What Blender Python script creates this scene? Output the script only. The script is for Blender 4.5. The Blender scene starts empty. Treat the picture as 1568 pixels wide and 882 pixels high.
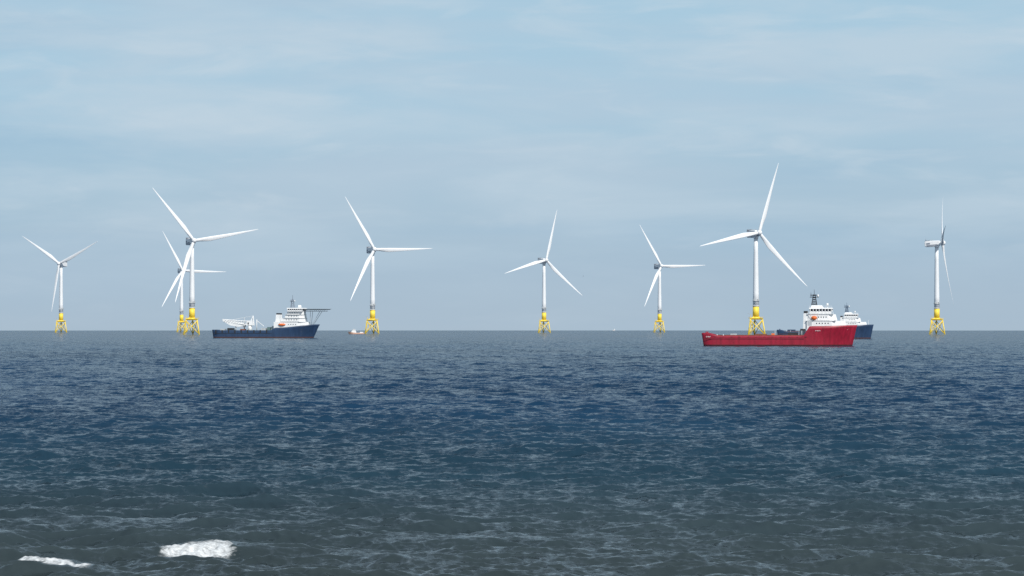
import bpy, bmesh, math, random
import numpy as np
from mathutils import Vector, Matrix
random.seed(4); rng=np.random.default_rng(11)
scene=bpy.context.scene
R_E=6.371e6; CAM_H=10.0; F=100/36*1568.0
def link(o): scene.collection.objects.link(o); return o
def drop(x,y): return -(x*x+y*y)/(2*R_E)

# ------------------------------------------------------------ materials
def mat(name,col,rough=0.5,var=0.12,scale=0.6,metal=0.0,streak=False):
    m=bpy.data.materials.new(name); m.use_nodes=True
    nt=m.node_tree; b=nt.nodes['Principled BSDF']
    tc=nt.nodes.new('ShaderNodeTexCoord'); mp=nt.nodes.new('ShaderNodeMapping')
    mp.inputs['Scale'].default_value=(scale*(2.2 if streak else 1),scale*(2.2 if streak else 1),scale*(0.35 if streak else 1))
    n=nt.nodes.new('ShaderNodeTexNoise'); n.inputs['Scale'].default_value=1.0; n.inputs['Detail'].default_value=5
    r=nt.nodes.new('ShaderNodeMapRange'); r.inputs['From Min'].default_value=0.3; r.inputs['From Max'].default_value=0.7
    r.inputs['To Min'].default_value=1-var; r.inputs['To Max'].default_value=1+var*0.5
    v=nt.nodes.new('ShaderNodeVectorMath'); v.operation='SCALE'; v.inputs[0].default_value=col
    nt.links.new(tc.outputs['Object'],mp.inputs[0]); nt.links.new(mp.outputs[0],n.inputs['Vector'])
    nt.links.new(n.outputs[0],r.inputs[0]); nt.links.new(r.outputs[0],v.inputs['Scale'])
    nt.links.new(v.outputs[0],b.inputs['Base Color'])
    b.inputs['Roughness'].default_value=rough; b.inputs['Metallic'].default_value=metal
    return m
M={}
M['white']=mat('turbine_white',(.76,.775,.79),.45,.05,.1)
M['grey']=mat('nacelle_grey',(.20,.23,.28),.5,.1,.5)
M['dark']=mat('dark_steel',(.05,.06,.075),.5,.2,.5)
M['yellow']=mat('safety_yellow',(.90,.66,.07),.5,.08,.4,streak=True)
M['red']=mat('red_hull_paint',(.30,.007,.028),.45,.30,.35,streak=True)
M['redboot']=mat('antifouling_red',(.06,.010,.015),.6,.3,.5)
M['navy']=mat('navy_hull_paint',(.022,.05,.11),.4,.25,.3,streak=True)
M['navyboot']=mat('antifouling_dark',(.08,.035,.03),.6,.3,.5)
M['shipwhite']=mat('ship_white_paint',(.78,.79,.79),.4,.10,.5,streak=True)
M['glass']=mat('window_glass',(.02,.03,.045),.1,.1,1)
M['deck']=mat('deck_timber',(.16,.10,.075),.8,.3,.8)
M['deckgreen']=mat('deck_green',(.10,.17,.17),.7,.3,.5)
M['orange']=mat('rescue_orange',(.75,.16,.03),.5,.1,.5)
M['lgrey']=mat('light_grey_steel',(.42,.45,.47),.5,.2,.6)
M['cream']=mat('cream_paint',(.75,.68,.60),.5,.1,.6)
M['black']=mat('black_paint',(.02,.022,.026),.5,.2,.6)
M['rust']=mat('rusty_brown',(.22,.08,.05),.8,.3,.6)

# ------------------------------------------------------------ mesh helper
class Part:
    def __init__(s,name,parent=None):
        s.name=name; s.bm=bmesh.new(); s.mats=[]; s.parent=parent
    def mi(s,m):
        if m not in s.mats: s.mats.append(m)
        return s.mats.index(m)
    def face(s,vs,m,smooth=False):
        try: f=s.bm.faces.new(vs)
        except ValueError: return
        f.material_index=s.mi(m); f.smooth=smooth; return f
    def box(s,x0,x1,y0,y1,z0,z1,m,tx0=0,tx1=0,ty=0):
        c=[(x0,y0,z0),(x1,y0,z0),(x1,y1,z0),(x0,y1,z0),
           (x0+tx0,y0+ty,z1),(x1-tx1,y0+ty,z1),(x1-tx1,y1-ty,z1),(x0+tx0,y1-ty,z1)]
        v=[s.bm.verts.new(p) for p in c]
        for q in ((3,2,1,0),(4,5,6,7),(0,1,5,4),(1,2,6,5),(2,3,7,6),(3,0,4,7)):
            s.face([v[i] for i in q],m)
    def house(s,x0,x1,xt,hw,hwf,z0,z1,m,rake=0.6):
        """deck-house tier: straight sides from x0 to xt, then narrowing to hwf at x1"""
        def ring(z,d): return [(x0,-hw,z),(xt-d*.5,-hw,z),(x1-d,-hwf,z),(x1-d,hwf,z),(xt-d*.5,hw,z),(x0,hw,z)]
        s.loft([ring(z0,0),ring(z1,rake)],m,smooth=False)
    def cyl(s,a,b,r0,r1=None,m='white',n=10):
        r1=r0 if r1 is None else r1
        a=Vector(a); b=Vector(b); d=(b-a).normalized()
        u=d.orthogonal().normalized(); w=d.cross(u)
        A=[];B=[]
        for i in range(n):
            t=2*math.pi*i/n; o=u*math.cos(t)+w*math.sin(t)
            A.append(s.bm.verts.new(a+o*r0)); B.append(s.bm.verts.new(b+o*r1))
        for i in range(n):
            j=(i+1)%n; s.face([A[i],A[j],B[j],B[i]],m,n>6)
        s.face(A[::-1],m); s.face(B,m)
    def loft(s,rings,m,cap=True,smooth=True):
        V=[[s.bm.verts.new(p) for p in r] for r in rings]; n=len(V[0])
        for k in range(len(V)-1):
            for i in range(n):
                j=(i+1)%n; s.face([V[k][i],V[k][j],V[k+1][j],V[k+1][i]],m,smooth)
        if cap: s.face(V[0][::-1],m); s.face(V[-1],m)
    def rail(s,pts,h=1.1,m='shipwhite',step=2.0,r=0.05):
        for a,b in zip(pts[:-1],pts[1:]):
            a=Vector(a);b=Vector(b); L=(b-a).length; k=max(1,int(L/step))
            for i in range(k+1):
                p=a.lerp(b,i/k); s.cyl(p,p+Vector((0,0,h)),r,r,m,4)
            for hh in (h,h*.5): s.cyl(a+Vector((0,0,hh)),b+Vector((0,0,hh)),r,r,m,4)
    def mesh(s):
        me=bpy.data.meshes.new(s.name); bmesh.ops.recalc_face_normals(s.bm,faces=s.bm.faces)
        s.bm.to_mesh(me); s.bm.free()
        for m in s.mats: me.materials.append(M[m])
        return me
    def done(s,loc=(0,0,0)):
        o=link(bpy.data.objects.new(s.name,s.mesh())); o.location=loc
        if s.parent: o.parent=s.parent
        return o
def empty(name,x,y,z=0,rz=0):
    e=link(bpy.data.objects.new(name,None)); e.location=(x,y,drop(x,y)+z); e.rotation_euler=(0,0,rz)
    e.empty_display_size=5; return e

# ------------------------------------------------------------ wind turbine parts
def blade_mesh():
    p=Part('blade'); L=80.; rings=[]
    for i in range(31):
        t=i/30; r=1.6+t*(L-1.6)
        if t<.22:
            u=t/.22; u=u*u*(3-2*u); c=3.6+(5.2-3.6)*u; th=3.6*(1-u)+1.5*u
        else:
            u=(t-.22)/.78; c=5.2*(1-u)**.85*(1-.12*u)+.35; th=c*(.29-.12*u)
        if t>.97: c*=max(.15,math.sqrt(max(0,(1-t)/.03))) 
        tw=math.radians(16*(1-t)**2+3)
        off=(c/2-.3*c)*min(1,t/.2)
        pre=-3.4*t**2.2
        ring=[]
        for k in range(14):
            a=2*math.pi*k/14
            x=c/2*math.cos(a)+off; y=th/2*math.sin(a)*(1 if t<.1 else (.55+.45*(1-math.cos(a))/1.2))
            ring.append((x*math.cos(tw)-y*math.sin(tw), x*math.sin(tw)+y*math.cos(tw)+pre, r))
        rings.append(ring)
    p.loft(rings,'white'); return p.mesh()
def jacket_mesh():
    p=Part('jacket'); zt=18.0; rb=10.6; rt=7.4
    def A(k,z):
        r=rb+(rt-rb)*z/zt; a=math.radians(210+120*k); return Vector((r*math.cos(a),r*math.sin(a),z))
    for k in range(3):
        p.cyl(A(k,-4),A(k,zt),.72,.68,'yellow',10)
        j=(k+1)%3
        p.cyl(A(k,.6),A(j,16.6),.44,.44,'yellow',8); p.cyl(A(j,.6),A(k,16.6),.44,.44,'yellow',8)
        p.cyl(A(k,zt-.4),A(j,zt-.4),.6,.6,'yellow',8)
        p.cyl(A(k,zt-.3),Vector((0,0,zt+2.6)),.8,1.3,'yellow',8)
    for dx in (-.7,.7): p.cyl((A(0,0).x+2+dx,A(0,0).y-1.4,-2),(A(0,0).x+2.3+dx,A(0,0).y-1,zt),.2,.2,'yellow',6)
    return p.mesh()
def tp_mesh():
    p=Part('transition_piece')
    p.cyl((0,0,17.2),(0,0,20),4.0,3.6,'yellow',24); p.cyl((0,0,20),(0,0,31.5),3.5,3.35,'yellow',24)
    p.box(-7.4,7.4,-5,5,18.3,18.7,'yellow')
    p.rail([(-7.4,-5,18.7),(7.4,-5,18.7),(7.4,5,18.7),(-7.4,5,18.7),(-7.4,-5,18.7)],1.2,'yellow',2.4,.06)
    p.box(4.2,6.2,-4,-2,18.7,20.2,'lgrey'); p.cyl((-6.2,-4.2,18.7),(-6.2,-4.2,22),.25,.25,'yellow',6)
    p.cyl((-6.2,-4.2,22),(-9.5,-4.6,24.0),.2,.15,'lgrey',6)
    return p.mesh()
def tower_mesh():
    p=Part('tower')
    zs=[31.5,45,60,75,90,106.2]; n=28; rings=[]
    for z in zs:
        r=3.3-1.15*((z-30.5)/75.7)**1.15
        rings.append([(r*math.cos(2*math.pi*k/n),r*math.sin(2*math.pi*k/n),z) for k in range(n)])
    p.loft(rings,'white')
    p.cyl((0,0,31.4),(0,0,31.8),3.9,3.9,'white',24)
    for a in (-2.2,-.9,.6,2.2):
        c=(3.6*math.cos(a),3.6*math.sin(a)); p.box(c[0]-.8,c[0]+.8,c[1]-.8,c[1]+.8,37.2,39.4,'lgrey')
    p.cyl((0,0,36.9),(0,0,37.2),4.2,4.2,'lgrey',20)
    return p.mesh()
def nacelle_mesh():
    p=Part('nacelle')
    def ring(y,hw,z0,z1,c):
        return [(-hw+c,y,z0),(hw-c,y,z0),(hw,y,z0+c),(hw,y,z1-c),(hw-c,y,z1),(-hw+c,y,z1),(-hw,y,z1-c),(-hw,y,z0+c)]
    p.loft([ring(-4.6,2.2,-2.3,2.3,.8),ring(-3.4,3.2,-3.2,3.3,.8),ring(4,3.7,-3.5,3.8,.6),ring(13.2,3.7,-3.0,3.8,.6),ring(14.4,3.2,-2.0,3.4,.6)],'white',smooth=False)
    p.box(-3.3,3.3,8.2,13.9,3.85,4.25,'grey'); p.box(-3.4,3.4,12.3,13.0,4.25,6.0,'grey')
    p.rail([(-3.3,4,3.82),(3.3,4,3.82),(3.3,12,3.82),(-3.3,12,3.82),(-3.3,4,3.82)],1.1,'lgrey',2,.08)
    p.box(-3.8,-3.74,-1,12.6,-2.4,-.9,'grey'); p.box(-3.8,-3.74,8,12.6,-.4,1.6,'grey')
    p.box(-3.0,3.0,14.42,14.5,-1.2,2.6,'grey')
    p.cyl((0,0,-5.3),(0,0,-3.3),2.6,2.8,'white',20)
    p.cyl((1,12.5,3.8),(1,12.5,7.6),.09,.06,'lgrey',5)
    return p.mesh()
def hub_mesh():
    p=Part('hub'); rings=[]
    for y,r in ((2.2,2.4),(1.2,2.9),(-1.2,2.95),(-2.4,2.5),(-3.3,1.6),(-3.75,.5)):
        rings.append([(r*math.cos(2*math.pi*k/20),y,r*math.sin(2*math.pi*k/20)) for k in range(20)])
    p.loft(rings,'white'); return p.mesh()
MB,MJ,MT,MW,MN,MH=blade_mesh(),jacket_mesh(),tp_mesh(),tower_mesh(),nacelle_mesh(),hub_mesh()
def child(name,me,par,mtx=None):
    o=link(bpy.data.objects.new(name,me)); o.parent=par
    if mtx is not None: o.matrix_local=mtx
    return o
def turbine(px,D,theta,yaw,jrot,cone=2.5):
    x=(px-784)/F*D
    e=empty('wind_turbine',x,D)
    child('jacket_foundation',MJ,e,Matrix.Rotation(math.radians(jrot),4,'Z'))
    child('transition_piece',MT,e,Matrix.Rotation(math.radians(jrot*.5),4,'Z')); child('tower',MW,e)
    Y=Matrix.Rotation(math.radians(yaw),4,'Z')
    top=Matrix.Translation((0,0,110))@Y@Matrix.Rotation(math.radians(-5.5),4,'X')
    child('nacelle',MN,e,top)
    hb=top@Matrix.Translation((0,-7.0,0)); child('hub',MH,e,hb)
    for k in range(3):
        child('blade_%d'%(k+1),MB,e,hb@Matrix.Rotation(math.radians(theta+120*k),4,'Y')@Matrix.Rotation(math.radians(cone),4,'X'))
turbine(93.5,4560,-56,-20,8)
turbine(294,3350,-40,24,0)
turbine(278,5100,-28,22,15)
turbine(570.5,3730,-31,23,-6)
turbine(833,4330,14,28,5)
turbine(1010,4740,-31,24,-10)
turbine(1157.5,3070,18,25,4)
turbine(1434.5,3440,43,81,-4,2.0)

# ------------------------------------------------------------ ships
def hull(par,L,B,h_fn,rake,colour,boot,deckmat,bw_in=1.1,boot_z=.8):
    p=Part('hull',par); n=56; rows=[]
    for i in range(n+1):
        t=i/n
        def taper(t0,pw): return 1 if t<t0 else max(0.0,1-((t-t0)/(1-t0))**pw)
        s=min(1,.86+t*2.0)
        bd=B/2*s*max(.10,taper(.72,3.2)); bwl=B/2*s*max(.02,taper(.60,2.1))
        h=h_fn(t); col=[]
        for z,f in ((-2.5,-.3),(0,0),(boot_z,boot_z/h),(.35*h,.35),(.6*h,.6),(.85*h,.85),(h,1)):
            ff=max(0,f)**1.3
            hb=bwl+(bd-bwl)*ff
            if z<0: hb*=.85
            k=max(0,(t-.55)/.45)**2
            xx=-L/2+L*t-rake*(1-max(f,-.1))*k
            if t<.02: xx+= (1-max(0,f))*1.0
            col.append((xx,hb,z))
        rows.append(col)
    for sg in (-1,1):
        V=[[p.bm.verts.new((c[0],sg*c[1],c[2])) for c in r] for r in rows]
        for i in range(n):
            for k in range(6):
                p.face([V[i][k],V[i+1][k],V[i+1][k+1],V[i][k+1]],boot if k<2 else colour,True)
        I=[[p.bm.verts.new((r[6][0],sg*max(.01,r[6][1]-.25),z)) for z in (r[6][2],r[6][2]-bw_in)] for r in rows]
        for i in range(n):
            p.face([V[i][6],V[i+1][6],I[i+1][0],I[i][0]],colour)
            p.face([I[i][0],I[i+1][0],I[i+1][1],I[i][1]],colour)
    for i in range(n):
        a,b=rows[i],rows[i+1]
        q=[(a[6][0],-a[6][1],a[6][2]-bw_in),(b[6][0],-b[6][1],b[6][2]-bw_in),(b[6][0],b[6][1],b[6][2]-bw_in),(a[6][0],a[6][1],a[6][2]-bw_in)]
        p.face([p.bm.verts.new((v[0],v[1]*.97,v[2])) for v in q],deckmat)
    for k in range(6):
        for r in (rows[0],rows[-1]):
            a=r[k]; b=r[k+1]
            p.face([p.bm.verts.new(v) for v in ((a[0],-a[1],a[2]),(a[0],a[1],a[2]),(b[0],b[1],b[2]),(b[0],-b[1],b[2]))],boot if k<2 else colour)
    bmesh.ops.remove_doubles(p.bm,verts=p.bm.verts,dist=.002)
    return p.done()
def sm(a,b,x):
    u=min(1,max(0,(x-a)/(b-a))); return u*u*(3-2*u)
def windows(p,x0,x1,y,z0,z1,n,side=-1,gap=.3,m='glass'):
    w=(x1-x0)/n
    for i in range(n):
        a=x0+i*w+w*gap/2; b=x0+(i+1)*w-w*gap/2
        ya,yb=sorted((y,y+side*.06)); p.box(a,b,ya,yb,z0,z1,m)
def mast(p,x,z0,z1,m='black',w=1.2):
    for sx in (-1,1):
        for sy in (-1,1): p.cyl((x+sx*w,sy*w,z0),(x+sx*w*.35,sy*w*.35,z1-1),.2,.15,m,6)
    k=5
    for i in range(k):
        z=z0+(z1-1-z0)*(i+.5)/k; s=w*(1-.6*(i+.5)/k)
        p.box(x-s,x+s,-s,s,z-.16,z+.16,m)
        zz=z0+(z1-1-z0)*(i+1)/k
        p.cyl((x-s,-s,z),(x+s*.8,-s*.8,zz),.1,.1,m,5); p.cyl((x+s,-s,z),(x-s*.8,-s*.8,zz),.1,.1,m,5)
    zc=z0+(z1-z0)*.62
    p.box(x-2.2,x+2.2,-.25,.25,zc,zc+.3,m); p.box(x-.2,x+.2,-3,3,zc+1.0,zc+1.2,m)
    p.box(x-1.9,x+1.5,-1.5,-1.2,zc+.9,zc+1.3,m)
    p.cyl((x,0,z1-1),(x,0,z1+1.4),.12,.08,m,5); p.cyl((x-1.6,0,zc+.3),(x-1.6,0,zc+2.4),.08,.08,m,5)
    p.cyl((x+1.8,0,zc+.3),(x+1.8,0,zc+1.4),.45,.45,'shipwhite',8)
def lifeboat(p,x,y,z,L=5.5,m='orange'):
    rings=[]
    for i in range(9):
        t=i/8; s=max(.12,math.sin(math.pi*min(.98,max(.02,t)))**.5)
        rings.append([(x-L/2+L*t,y+1.1*s*math.cos(a),z+(1.15 if math.sin(a)<0 else .95)*s*math.sin(a)) for a in [2*math.pi*k/10 for k in range(10)]])
    p.loft(rings,m)
    for sx in (-1.8,1.8): p.cyl((x+sx,y+1.2,z-1.5),(x+sx,y-.2,z+1.9),.14,.14,'shipwhite',6)

def supply_vessel(name,px,D,colour,boot,L,B,yaw,mastcol='black',hs=1.0,aft_cargo=False):
    x=(px-784)/F*D; e=empty(name,x,D,0,math.radians(yaw))
    def h(t):
        return (5.2+1.3*(1-sm(.03,.12,t))+4.6*sm(.655,.70,t)+.5*sm(.75,1,t))*hs
    hull(e,L,B,h,2.3,colour,boot,'deck',.9)
    b=B/2
    t=Part('fender_and_fittings',e)
    t.box(-L/2+.5,L*.16,-b-.14,-b+.05,3.5*hs,3.7*hs,boot); t.box(-L/2+.5,L*.16,b-.05,b+.14,3.5*hs,3.7*hs,boot)
    for sg in (-1,1):
        y=sg*(b-1.6)
        t.box(-L*.43,L*.17,min(y,y-.3*sg),max(y,y-.3*sg),5.2*hs,5.5*hs,'rust')
        for i in range(26):
            xx=-L*.43+i*L*.6/25; t.box(xx,xx+.25,min(y,y-.3*sg),max(y,y-.3*sg),4.1*hs,5.2*hs,'rust')
    t.cyl((-L*.47,-b+1.4,5*hs),(-L*.47,-b+1.4,7.1*hs),.35,.35,colour,8); t.cyl((-L*.47,b-1.4,5*hs),(-L*.47,b-1.4,7.1*hs),.35,.35,colour,8)
    for i,xx in enumerate((-L*.40,-L*.36)): t.cyl((xx,-b+1.2,4.3),(xx,-b+1.2,5.9*hs),.28,.28,'lgrey',8)
    if aft_cargo:
        for xx,w,hh,c in ((-30,7,1.6,'navy'),(-20,5,2.2,'black'),(-12,6,1.2,'lgrey'),(2,6,2.4,'navy')):
            t.box(xx,xx+w,-3,3,4.2*hs,4.2*hs+1+hh,c,.4,.4,.3)
    else:
        for xx,w,hh,c in ((-24,3.2,.9,'lgrey'),(-12,6,.8,'rust'),(-4,2,1.0,'orange'),(4,5,1.4,'black'),(9.3,3.2,2.2,'lgrey')):
            t.box(xx,xx+w,-3.5,3.5,4.25,4.25+1+hh,c,.2,.2,.2)
    for xx in (11.0,-2.0): t.cyl((xx,-b+2,4.3),(xx,-b+2,7.6*hs),.22,.18,'lgrey',8)
    for i in range(12): t.box(-L*.42+i*4.0,-L*.42+i*4.0+1.1,-b-.03,-b+.02,4.35*hs,4.6*hs,boot)
    t.done()
    s=Part('superstructure',e); z0=9.7*hs; W='shipwhite'
    s.house(13.5,33.4,26,b-1.3,b-4.8,z0-1.6,z0+2.7,W,1.4)
    windows(s,17.5,24.5,-b+1.32,z0+1.2,z0+1.75,5,-1,.62)
    s.box(13.2,27.6,-b+1.0,b-1.0,z0+2.7,z0+2.9,W)
    s.rail([(13.4,-b+1.1,z0+2.9),(27.4,-b+1.1,z0+2.9),(27.4,b-1.1,z0+2.9)],1.0,W,1.6,.05)
    s.house(14.2,28.2,24.2,b-2.0,b-4.0,z0+2.9,z0+5.9,W,.8)
    windows(s,18.6,23.4,-b+2.02,z0+4.2,z0+4.8,4,-1,.6)
    s.box(13.6,26.4,-b+1.6,b-1.6,z0+5.9,z0+6.1,W)
    s.rail([(13.8,-b+1.7,z0+6.1),(26.2,-b+1.7,z0+6.1),(26.2,b-1.7,z0+6.1)],1.0,W,1.6,.05)
    s.box(14.8,25.2,-b+2.4,b-2.4,z0+6.1,z0+7.4,W,0,-.3,-.05)
    s.box(14.85,25.45,-b+2.4,b-2.4,z0+7.4,z0+8.5,'glass',-.1,-.45,-.2)
    for i in range(8):
        xx=15+i*1.45; s.box(xx,xx+.3,-b+2.1,-b+2.5,z0+7.4,z0+8.5,W)
    for i in range(8):
        yy=-b+2.6+i*(B-5.2)/7; s.box(25.6,25.96,yy-.12,yy+.12,z0+7.4,z0+8.5,W)
    s.box(14.5,26.3,-b+2.0,b-2.0,z0+8.5,z0+9.1,W,.2,.5,.2)
    s.box(15.4,21.6,-b+4,b-4,z0+9.1,z0+10.3,W,.3,.8,.3)
    s.rail([(14.8,-b+2.3,z0+9.1),(25.6,-b+2.3,z0+9.1)],.9,W,1.5,.05)
    for yy in (-3,3):
        s.cyl((23.4,yy,z0+9),(23.4,yy,z0+10.2),.15,.15,W,6); s.cyl((23.4,yy,z0+10.1),(23.4,yy,z0+11.3),.65,.5,W,10)
    for sg in (-1,1):
        y=sg*(b-3.2); s.box(11.6,14.1,y-.9,y+.9,z0-1.2,z0+6.4,W,.3,0,.1); s.box(11.95,13.9,y-.7,y+.7,z0+6.4,z0+7.5,'black')
    s.box(13.9,15.9,-b+1.22,-b+1.3,z0+.4,z0+2.2,'lgrey')
    s.cyl((34,0,z0-.5),(34,0,z0+4.3),.15,.1,W,6); s.box(31.8,34.2,-2,2,z0-.8,z0+.5,'lgrey')
    if not aft_cargo: lifeboat(s,17.0,-b+1.0,z0+4.2,2.8,'orange')
    s.done()
    m=Part('mast',e); mast(m,17.0,z0+10.2,z0+16.6,mastcol,1.3); m.done()
    return e
red=supply_vessel('red_supply_vessel',1193.5,1395,'red','redboot',75.5,17,-7)
r2=Part('hull_lettering',red)
def letters(p,x0,z,n,h,w,y,m='shipwhite'):
    for i in range(n):
        x=x0+i*w*1.35
        p.box(x,x+w*.28,y-.05,y,z,z+h,m)
        if i%2==0: p.box(x+w*.3,x+w,y-.05,y,z+h*.72,z+h,m)
        if i%3!=1: p.box(x+w*.3,x+w,y-.05,y,z,z+h*.25,m)
        if i%2==1: p.box(x+w*.72,x+w,y-.05,y,z+h*.3,z+h*.7,m)
letters(r2,-35.5,4.4,5,.5,.35,-8.36)
letters(r2,17.6,7.4,6,.4,.32,-8.50)
r2.done()
supply_vessel('blue_supply_vessel',1263.5,2250,'navy','navyboot',76,16,-6,'navy',1.08,True)

def construction_vessel():
    px,D=408.5,2400; x=(px-784)/F*D; e=empty('blue_construction_vessel',x,D,0,math.radians(-5))
    L=90;B=20;b=10
    hull(e,L,B,lambda t:6.4+.5*(1-sm(0,.1,t))+2.2*sm(.56,.60,t)+2.8*sm(.62,1,t),5.0,'navy','navyboot','deckgreen',1.0,.9)
    f=Part('hull_fittings',e)
    f.box(-44,6,-b-.12,-b+.05,3.6,3.9,'black')
    for i in range(9): f.box(-42+i*5.4,-41.0+i*5.4,-b-.18,-b,4.2,6.6,'black')
    for xx,w,hh,c in ((-39,4,1.5,'lgrey'),(-33,5,2.2,'black'),(-4,4,2.2,'lgrey'),(1,3,3,'deckgreen'),(-22,4,1.4,'rust'),(4.6,2.6,4,'lgrey')):
        f.box(xx,xx+w,-5,4,5.6,5.6+hh+.5,c,.2,.2,.2)
    f.done()
    c=Part('crane',e); W='shipwhite'
    c.cyl((-14,-2,5.5),(-14,-2,10.5),1.9,1.7,W,14); c.box(-16.8,-11.0,-4,0.2,10.5,14.6,W,.4,.6,.2)
    c.box(-15.6,-14.6,-4.1,-4.0,11.2,13,'glass')
    for yy in (-3.6,-.4):
        c.cyl((-13,yy,14),(-11.2,-2,18.6),.35,.3,W,6); c.cyl((-10.6,yy,10.5),(-11.2,-2,18.6),.35,.3,W,6)
        c.cyl((-16,yy,13.9),(-36.6,-2+(yy+2)*.4,15.4),.45,.4,W,6); c.cyl((-16,yy,11.0),(-36.4,-2+(yy+2)*.4,13.6),.45,.4,W,6)
        for i in range(9):
            xa=-16-i*2.25; za=13.8+i*.19; xb=xa-2.25; zb=11.0+(i+1)*.29
            c.cyl((xa,yy,za),(xb,yy,zb),.2,.2,W,5)
    c.cyl((-11.2,-2,18.6),(-30,-2,15),.12,.12,W,5)
    c.loft([[(-37.2,-3.2,14.4),(-37.2,-1.0,14.4),(-37.2,-1.0,16.0),(-37.2,-3.2,16.0)],
            [(-31,-3.3,10.6),(-31,-.9,10.6),(-31,-.9,14.6),(-31,-3.3,14.6)],
            [(-24,-3.3,9.2),(-24,-.9,9.2),(-24,-.9,13.6),(-24,-3.3,13.6)],
            [(-19,-3.1,10),(-19,-1.1,10),(-19,-1.1,12.6),(-19,-3.1,12.6)]],W,smooth=False)
    c.cyl((-26,-2,5.6),(-26,-2,9.6),.5,.5,'lgrey',8)
    c.cyl((-19.5,2,5.6),(-19.5,2,17),.45,.3,'lgrey',8); c.box(-20.6,-18.2,1,3,9,12,W)
    c.cyl((-9,2.5,5.6),(-9,2.5,15.5),.4,.3,W,8); c.cyl((-9,2.5,14.5),(-2.5,2.5,9.5),.3,.2,W,6)
    c.done()
    s=Part('superstructure',e)
    s.house(7.5,37.5,28,9,5,8.0,13.4,W,1.5)
    s.house(14,34.0,29,8.4,5.6,13.55,16.4,W,.6); s.house(13.2,34.4,29,9.3,6,13.3,13.55,'lgrey',0)
    s.house(17,33.2,29,8,5.6,16.6,19.4,W,.4); s.house(16,33.6,29,9,6,16.35,16.6,'lgrey',0)
    s.house(18.5,32.6,28.6,7.6,5.6,19.6,22.2,W,.2); s.house(17.6,33,29,8.8,6,19.35,19.6,'lgrey',0)
    s.box(19,31.8,-9.6,9.6,22.2,23.3,W,0,-.2,0); s.box(19.05,32,-9.6,9.6,23.3,24.4,'glass',0,-.4,-.2)
    for i in range(8): s.box(19.1+i*1.75,19.5+i*1.75,-9.95,-9.5,23.3,24.4,W)
    s.box(18.6,32.8,-10,10,24.4,25.2,W,.3,.3,.2)
    for z,a,bb,n,yy in ((10.9,19,27,4,-9),(14.8,17,28,5,-8.4),(17.9,19,28,4,-8),(20.7,20,28,4,-7.6)):
        windows(s,a,bb,yy+.02,z,z+.7,n,-1,.66)
    s.rail([(13.4,-9.2,13.6),(29,-9.2,13.6)],1,W,2,.06); s.rail([(16.2,-8.9,16.6),(29,-8.9,16.6)],1,W,2,.06)
    s.rail([(17.8,-8.7,19.6),(29,-8.7,19.6)],1,W,2,.06)
    s.box(8.5,12.2,-6.8,-3.6,13.4,19.6,W,.5,0,.2); s.box(8.5,12.2,3.6,6.8,13.4,19.6,W,.5,0,.2)
    s.box(9.2,11.9,-6.4,-4,19.6,20.8,'black'); s.box(9.2,11.9,4,6.4,19.6,20.8,'black')
    lifeboat(s,14.5,-9.6,11.2,6,'orange')
    for yy in (-4,4): s.cyl((28,yy,25.2),(28,yy,27.6),1.1,.6,W,12)
    s.done()
    m=Part('mast',e); mast(m,22,25.1,33.5,'grey',1.6); m.cyl((22,0,32),(22,0,36),.15,.1,'dark',5); m.done()
    h=Part('helideck',e); cx=43.2; r=11.3
    rings=[[(cx+rr*math.cos(math.pi/8+k*math.pi/4),rr*math.sin(math.pi/8+k*math.pi/4),z) for k in range(8)] for rr,z in ((r-.3,23.7),(r,24.1))]
    h.loft(rings,'deckgreen',smooth=False)
    nr=[[(cx+rr*math.cos(math.pi/8+k*math.pi/4),rr*math.sin(math.pi/8+k*math.pi/4),z) for k in range(8)] for rr,z in ((r,24.0),(r+1.4,24.35),(r+1.4,24.25))]
    h.loft(nr,'lgrey',smooth=False)
    for yy in (-6,6):
        for i in range(5):
            xa=cx-10+i*3.6; h.cyl((xa,yy,23.7),(xa+1.8,yy,22.3),.1,.1,'lgrey',5); h.cyl((xa+1.8,yy,22.3),(xa+3.6,yy,23.7),.1,.1,'lgrey',5)
        h.cyl((cx-10,yy,22.3),(cx+8,yy,22.3),.13,.13,'lgrey',5)
        h.cyl((cx+3,yy,22.3),(39,yy*.5,10.6),.2,.2,'lgrey',6); h.cyl((cx-5,yy,22.3),(37.5,yy*.6,11.0),.2,.2,'lgrey',6)
    h.box(30.5,33.5,-2,2,22.6,24,W); h.done()
construction_vessel()

def workboat(name,px,D,L,hullc,cab,yaw):
    x=(px-784)/F*D; e=empty(name,x,D,0,math.radians(yaw))
    hull(e,L,L*.28,lambda t:1.7+1.3*sm(.45,1,t),1.2,hullc,'rust','deck',.5,.4)
    c=Part('wheelhouse',e); q=L/19.
    c.box(0*q,6*q,-1.9,1.9,1.6,4.2,cab,.2,1.0,.15); c.box(1*q,4.6*q,-1.6,1.6,4.2,6.2,cab,.1,.5,.15)
    c.box(1.3*q,4.5*q,-1.62,1.62,5.1,5.6,'glass',.1,.2,.1)
    c.cyl((2.4*q,0,6.2),(2.0*q,0,9.4),.12,.07,'lgrey',6); c.cyl((-5*q,0,1.5),(-5*q,0,5.5),.15,.1,'lgrey',6)
    c.cyl((-5*q,0,5.2),(-1*q,0,4.4),.1,.1,'lgrey',6); c.box(-8*q,-4*q,-1.2,1.2,1.3,2.8,cab,.3,.3,.2)
    c.rail([(-9*q,-2.2,1.8),(-1*q,-2.2,1.8)],.9,'lgrey',1.5,.06); c.done()
M['boatorange']=mat('faded_orange_paint',(.62,.40,.30),.5,.2,.6)
workboat('fishing_boat',545.5,3600,21,'boatorange','shipwhite',186)
workboat('motor_boat',940,8500,9,'shipwhite','shipwhite',10)
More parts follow.
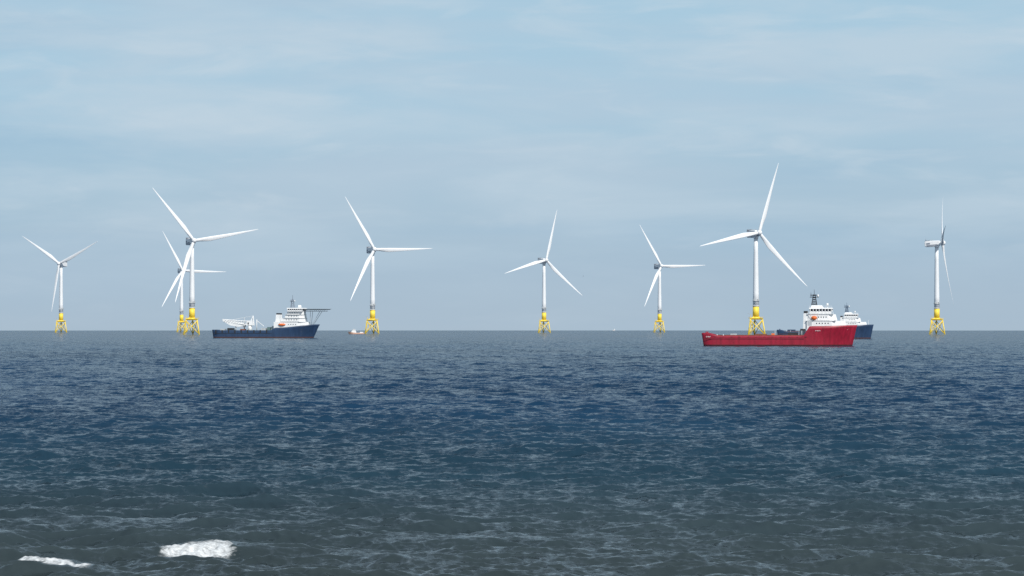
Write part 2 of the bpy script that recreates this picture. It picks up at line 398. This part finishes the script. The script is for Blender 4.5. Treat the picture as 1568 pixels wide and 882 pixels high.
g=empty('seagull',(893-784)/F*1300,1300,0,0); g.location.z=32.5
p=Part('body',g)
p.loft([[(xx,r*math.cos(a),r*.8*math.sin(a)) for a in [k*math.pi/3 for k in range(6)]] for xx,r in ((-.3,.02),(-.12,.07),(.1,.08),(.22,.05),(.3,.01))],'lgrey'); p.done()
p=Part('wings',g)
for sg in (-1,1):
    p.loft([[(.1,sg*.05,.03),(-.1,sg*.05,.03),(-.1,sg*.05,.05)],[(.14,sg*.35,.2),(-.04,sg*.35,.2),(-.04,sg*.35,.22)],[(-.06,sg*.72,.1),(-.1,sg*.72,.1),(-.1,sg*.72,.11)]],'dark')
p.done()

# ------------------------------------------------------------ sea
dense=np.radians(np.linspace(-13,13,1001)); rest=np.radians(np.linspace(13,347,84)[1:-1])
phi=np.concatenate([dense,rest]); nc=len(phi)
dphi=np.full(nc,np.radians(26/1000)); dphi[1001:]=np.radians(4)
rs=[0.0]; r=3.0
while r<104: rs.append(r); r+=3.0
r=104.
while r<165: rs.append(r); r+=.12
while r<2600: rs.append(r); r+=min(.0018*r, .12+.0016*(r-165))
while r<20000: rs.append(r); r*=1.02
rs=np.array(rs); nr=len(rs); dr=np.gradient(rs)
RR,PH=np.meshgrid(rs,phi,indexing='ij')
X=(RR*np.sin(PH)).astype(np.float64).ravel(); Y=(RR*np.cos(PH)).astype(np.float64).ravel()
SP=np.maximum(dr[:,None],RR*dphi[None,:]*.9).ravel().astype(np.float32); Rf=RR.ravel()
Z=np.zeros_like(X,dtype=np.float32); DX=np.zeros_like(Z); DY=np.zeros_like(Z)
x32=X.astype(np.float32); y32=Y.astype(np.float32)
act=np.where(Rf<2600)[0]; xa=x32[act]; ya=y32[act]; sp=SP[act]
za=np.zeros_like(xa); dxa=np.zeros_like(xa); dya=np.zeros_like(xa)
N=96
lams=np.exp(np.linspace(math.log(.42),math.log(10),N))*rng.uniform(.95,1.05,N)
gm=1+.3*np.sin(xa*.021+ya*.013+1)*np.sin(ya*.017-xa*.006)+.22*np.sin(xa*.11-ya*.05)*np.sin(ya*.09+xa*.04)
for lam in lams:
    k=2*math.pi/lam
    ang=math.radians(-100+rng.normal(0,30 if lam>3 else 40))
    s=.043*(1.15 if lam<1.6 else 1)*(1 if lam<4 else (4/lam)**.5)
    a=s/k
    w=np.clip((lam/sp-2.0)/1.5,0,1)
    ph=k*(xa*math.cos(ang)+ya*math.sin(ang))+rng.uniform(0,6.28)
    c=np.cos(ph); za+=(a*w)*c
    sn=np.sin(ph)*(a*w*.9); dxa-=sn*math.cos(ang); dya-=sn*math.sin(ang)
za*=gm
foam=np.zeros_like(xa)
def ss(a,b,v):
    u=np.clip((v-a)/(b-a),0,1); return u*u*(3-2*u)
def ridge(x0,x1,yc,slope,h,wf,wb,fx0=None,fx1=None,fw=1.5):
    global za,foam,dya
    yl=ya-(yc+slope*(xa-x0))-.25*np.sin(xa*1.1+x0)-.10*np.sin(xa*3.3)
    env=ss(x0-1.2,x0+.6,xa)*(1-ss(x1-2.6,x1+1.2,xa))*(.88+.12*np.sin(xa*2.1+x0*3))
    prof=np.where(yl<0,np.exp(-(yl/wf)**2),np.exp(-(yl/wb)**2))
    za=za*(1-.6*env*prof)+h*env*prof
    if fx0 is not None:
        e2=ss(fx0-.5,fx0+.6,xa)*(1-ss(fx1-.9,fx1+.5,xa))
        foam[:]=np.maximum(foam,e2*np.exp(-((yl+.25*fw)/fw)**2))
        lump=.035*np.sin(xa*6+ya*3)*np.sin(ya*7-xa*4)+.02*np.sin(xa*13+1)*np.sin(ya*11)
        za+=foam*lump
ridge(-15.3,-9.2,123.9,-.04,.48,.55,2.4,-15.1,-12.0,1.15)
ridge(-20.8,-15.6,119.9,-1.1,.30,.5,1.8,-20.9,-17.0,.85)
ridge(-27.5,-21.6,133.0,-.1,.42,.5,2.4)
ridge(-10.5,-1.5,123.0,-.45,.22,.5,2.2)
ridge(-26,-13,144,.02,.2,.6,2.4)
ridge(-9,8,131,.08,.14,.6,2.2)
Z[act]=za; DX[act]=dxa; DY[act]=dya
FO=np.zeros_like(Z); FO[act]=foam
co=np.empty((nr*nc,3),np.float32)
co[:,0]=X+DX; co[:,1]=Y+DY; co[:,2]=Z-(X*X+Y*Y)/(2*R_E)
me=bpy.data.meshes.new('sea'); me.vertices.add(nr*nc); me.vertices.foreach_set('co',co.ravel())
ii,jj=np.meshgrid(np.arange(nr-1),np.arange(nc),indexing='ij'); j2=(jj+1)%nc
q=np.stack([ii*nc+jj,ii*nc+j2,(ii+1)*nc+j2,(ii+1)*nc+jj],-1).reshape(-1,4)[:,::-1].astype(np.int32)
nf=len(q); me.loops.add(nf*4); me.loops.foreach_set('vertex_index',np.ascontiguousarray(q).ravel())
me.polygons.add(nf); me.polygons.foreach_set('loop_start',np.arange(0,nf*4,4,dtype=np.int32))
me.polygons.foreach_set('use_smooth',np.ones(nf,dtype=bool))
me.update(calc_edges=True)
at=me.attributes.new('foam','FLOAT','POINT'); at.data.foreach_set('value',FO)
sea=link(bpy.data.objects.new('sea',me))
print('normal z',me.polygons[nf//2].normal.z,'verts',nr*nc)

m=bpy.data.materials.new('sea_water'); m.use_nodes=True; nt=m.node_tree; nt.nodes.remove(nt.nodes['Principled BSDF'])
def nd(t,**k):
    n=nt.nodes.new(t)
    for a,v in k.items(): setattr(n,a,v)
    return n
geo=nd('ShaderNodeNewGeometry')
def noise(sx,sy,detail=3,rough=.55,rot=0):
    mp=nd('ShaderNodeMapping'); mp.inputs['Scale'].default_value=(sx,sy,.3); mp.inputs['Rotation'].default_value=(0,0,rot)
    n=nd('ShaderNodeTexNoise'); n.inputs['Scale'].default_value=1; n.inputs['Detail'].default_value=detail; n.inputs['Roughness'].default_value=rough
    nt.links.new(geo.outputs['Position'],mp.inputs[0]); nt.links.new(mp.outputs[0],n.inputs['Vector']); return n
def vm(op,a,b=None,scale=None,out=0):
    n=nd('ShaderNodeVectorMath',operation=op)
    def put(v,i):
        if isinstance(v,bpy.types.NodeSocket): nt.links.new(v,n.inputs[i])
        else: n.inputs[i].default_value=v
    put(a,0)
    if b is not None: put(b,1)
    if scale is not None: put(scale,'Scale')
    return n.outputs[out]
n1=noise(2.6,1.5,4,.65,.05); n2=noise(.55,.15,4,.6,-.03)
v1=vm('MULTIPLY',vm('SUBTRACT',n1.outputs['Color'],(.5,.5,.5)),(.6,1.05,0))
v2=vm('MULTIPLY',vm('SUBTRACT',n2.outputs['Color'],(.5,.5,.5)),(.4,.75,0))
nn=vm('NORMALIZE',vm('ADD',geo.outputs['Normal'],vm('ADD',v1,v2)))
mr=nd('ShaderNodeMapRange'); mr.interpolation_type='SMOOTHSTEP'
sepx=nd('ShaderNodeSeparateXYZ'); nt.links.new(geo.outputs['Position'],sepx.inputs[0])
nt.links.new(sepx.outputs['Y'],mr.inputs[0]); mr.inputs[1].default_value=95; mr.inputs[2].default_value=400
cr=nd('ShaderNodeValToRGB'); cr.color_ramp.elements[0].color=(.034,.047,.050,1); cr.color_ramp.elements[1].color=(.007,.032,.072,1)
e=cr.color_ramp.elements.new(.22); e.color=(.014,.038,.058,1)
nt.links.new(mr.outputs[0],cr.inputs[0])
np_=noise(.012,.005,4,.6); pr=nd('ShaderNodeMapRange'); pr.inputs[1].default_value=.35; pr.inputs[2].default_value=.65; pr.inputs[3].default_value=.78; pr.inputs[4].default_value=1.22
nt.links.new(np_.outputs[0],pr.inputs[0])
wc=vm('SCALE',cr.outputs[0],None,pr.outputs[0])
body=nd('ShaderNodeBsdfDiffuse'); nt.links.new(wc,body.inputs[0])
gl=nd('ShaderNodeBsdfGlossy'); gl.inputs['Roughness'].default_value=.10; nt.links.new(nn,gl.inputs['Normal'])
# Schlick reflectance of the rippled facets, capped for the masking of grazing facets in a rough sea
cosv=vm('DOT_PRODUCT',nn,geo.outputs['Incoming'],out=1)
def mt(op,a,b):
    n=nd('ShaderNodeMath',operation=op)
    for i,v in enumerate((a,b)):
        if isinstance(v,bpy.types.NodeSocket): nt.links.new(v,n.inputs[i])
        else: n.inputs[i].default_value=v
    return n.outputs[0]
cm=mt('MAXIMUM',cosv,0.0); om=mt('SUBTRACT',1.0,cm); pw=mt('POWER',om,6.2)
fac=mt('ADD',mt('MULTIPLY',pw,.64),.02)
wmix=nd('ShaderNodeMixShader'); nt.links.new(fac,wmix.inputs[0]); nt.links.new(body.outputs[0],wmix.inputs[1]); nt.links.new(gl.outputs[0],wmix.inputs[2])
fa=nd('ShaderNodeAttribute',attribute_name='foam'); fn=noise(1.6,4.5,8,.72)
mul=nd('ShaderNodeMath',operation='MULTIPLY_ADD'); nt.links.new(fn.outputs[0],mul.inputs[0]); mul.inputs[1].default_value=2.0; nt.links.new(fa.outputs['Fac'],mul.inputs[2])
fr=nd('ShaderNodeMapRange'); fr.inputs[1].default_value=1.28; fr.inputs[2].default_value=1.7; nt.links.new(mul.outputs[0],fr.inputs[0])
gate=nd('ShaderNodeMapRange'); gate.inputs[1].default_value=.03; gate.inputs[2].default_value=.2; nt.links.new(fa.outputs['Fac'],gate.inputs[0])
gm2=nd('ShaderNodeMath',operation='MULTIPLY'); nt.links.new(fr.outputs[0],gm2.inputs[0]); nt.links.new(gate.outputs[0],gm2.inputs[1])
fd=nd('ShaderNodeBsdfDiffuse'); 
fnc=noise(5,7,4,.6); fcr=nd('ShaderNodeMapRange'); fcr.inputs[1].default_value=.3; fcr.inputs[2].default_value=.7; fcr.inputs[3].default_value=.40; fcr.inputs[4].default_value=.95
nt.links.new(fnc.outputs[0],fcr.inputs[0]); fc=vm('SCALE',(.78,.81,.82),None,fcr.outputs[0]); nt.links.new(fc,fd.inputs[0])
mx=nd('ShaderNodeMixShader'); nt.links.new(gm2.outputs[0],mx.inputs[0]); nt.links.new(wmix.outputs[0],mx.inputs[1]); nt.links.new(fd.outputs[0],mx.inputs[2])
nt.links.new(mx.outputs[0],nt.nodes['Material Output'].inputs[0])
me.materials.append(m)

# ------------------------------------------------------------ sky + sun
SUN_EL,SUN_AZ=42,152
w=bpy.data.worlds.new('World'); scene.world=w; w.use_nodes=True; nt=w.node_tree; bg=nt.nodes['Background']
sk=nt.nodes.new('ShaderNodeTexSky'); sk.sky_type='NISHITA'; sk.sun_disc=False
sk.sun_elevation=math.radians(SUN_EL); sk.sun_rotation=math.radians(SUN_AZ); sk.air_density=1.0; sk.dust_density=.6; sk.ozone_density=2.0
tc=nt.nodes.new('ShaderNodeTexCoord'); sep=nt.nodes.new('ShaderNodeSeparateXYZ'); nt.links.new(tc.outputs['Generated'],sep.inputs[0])
hr=nt.nodes.new('ShaderNodeValToRGB'); hm=nt.nodes.new('ShaderNodeMapRange'); hm.inputs[1].default_value=-.01; hm.inputs[2].default_value=.14
nt.links.new(sep.outputs['Z'],hm.inputs[0]); nt.links.new(hm.outputs[0],hr.inputs[0])
def L(c): return tuple(10*((v/255+.055)/1.055)**2.4 for v in c)+(1,)
E=hr.color_ramp.elements; E[0].position=.06; E[0].color=L((168,189,208)); E[1].position=1; E[1].color=L((166,202,223))
a=E.new(.2); a.color=L((163,188,210)); a=E.new(.35); a.color=L((164,192,213)); a=E.new(.6); a.color=L((168,200,221))
hf=nt.nodes.new('ShaderNodeMapRange'); hf.inputs[1].default_value=.10; hf.inputs[2].default_value=.45; hf.inputs[3].default_value=.92; hf.inputs[4].default_value=.1
nt.links.new(sep.outputs['Z'],hf.inputs[0])
mx1=nt.nodes.new('ShaderNodeMix'); mx1.data_type='RGBA'; nt.links.new(hf.outputs[0],mx1.inputs[0]); nt.links.new(sk.outputs[0],mx1.inputs[6]); nt.links.new(hr.outputs[0],mx1.inputs[7])
def cl(scale,loc,lo,hi,amt,d=6,dist=.6,rot=0):
    mp=nt.nodes.new('ShaderNodeMapping'); mp.inputs['Scale'].default_value=scale; mp.inputs['Location'].default_value=loc; mp.inputs['Rotation'].default_value=(0,rot,0)
    n=nt.nodes.new('ShaderNodeTexNoise'); n.inputs['Scale'].default_value=1; n.inputs['Detail'].default_value=d; n.inputs['Roughness'].default_value=.55; n.inputs['Distortion'].default_value=dist
    r=nt.nodes.new('ShaderNodeMapRange'); r.interpolation_type='SMOOTHSTEP'; r.inputs[1].default_value=lo; r.inputs[2].default_value=hi; r.inputs[4].default_value=amt
    nt.links.new(tc.outputs['Generated'],mp.inputs[0]); nt.links.new(mp.outputs[0],n.inputs['Vector']); nt.links.new(n.outputs[0],r.inputs[0]); return r
c1=cl((9,9,50),(1.3,0,.4),.40,.70,.72,6,.4,.03); c2=cl((4,4,26),(5.2,2,1.4),.40,.66,.55,4,.3,-.03); c3=cl((20,20,90),(3,7,2),.5,.75,.35,5,.6)
c4=cl((5,5,40),(8.2,1,4.4),.48,.7,.5,5,.3,.02)
fz=nt.nodes.new('ShaderNodeMapRange'); fz.interpolation_type='SMOOTHSTEP'; fz.inputs[1].default_value=.005; fz.inputs[2].default_value=.06; fz.inputs[3].default_value=.2
nt.links.new(sep.outputs['Z'],fz.inputs[0])
prev=mx1.outputs[2]
for c,colr in ((c4,(152,186,211)),(c2,(184,202,218)),(c1,(190,209,223)),(c3,(204,217,227))):
    mu=nt.nodes.new('ShaderNodeMath'); mu.operation='MULTIPLY'; nt.links.new(c.outputs[0],mu.inputs[0]); nt.links.new(fz.outputs[0],mu.inputs[1])
    mm=nt.nodes.new('ShaderNodeMix'); mm.data_type='RGBA'; nt.links.new(mu.outputs[0],mm.inputs[0]); nt.links.new(prev,mm.inputs[6]); mm.inputs[7].default_value=L(colr); prev=mm.outputs[2]
nt.links.new(prev,bg.inputs[0]); bg.inputs[1].default_value=.1
sd=bpy.data.lights.new('sun','SUN'); sd.energy=4.0; sd.angle=math.radians(.5); sd.color=(1,.95,.88)
so=link(bpy.data.objects.new('sun',sd)); az=math.radians(SUN_AZ); el=math.radians(SUN_EL)
dv=Vector((math.sin(az)*math.cos(el),math.cos(az)*math.cos(el),math.sin(el)))
so.rotation_euler=dv.to_track_quat('Z','Y').to_euler()

# ------------------------------------------------------------ camera
cd=bpy.data.cameras.new('camera'); cd.lens=100; cd.sensor_width=36; cd.clip_start=1; cd.clip_end=60000
cam=link(bpy.data.objects.new('camera',cd)); cam.location=(0,0,CAM_H)
cam.rotation_euler=(math.radians(90)+math.atan(57.3/F),0,0); scene.camera=cam
scene.view_settings.view_transform='Standard'; scene.view_settings.look='None'; scene.view_settings.exposure=0
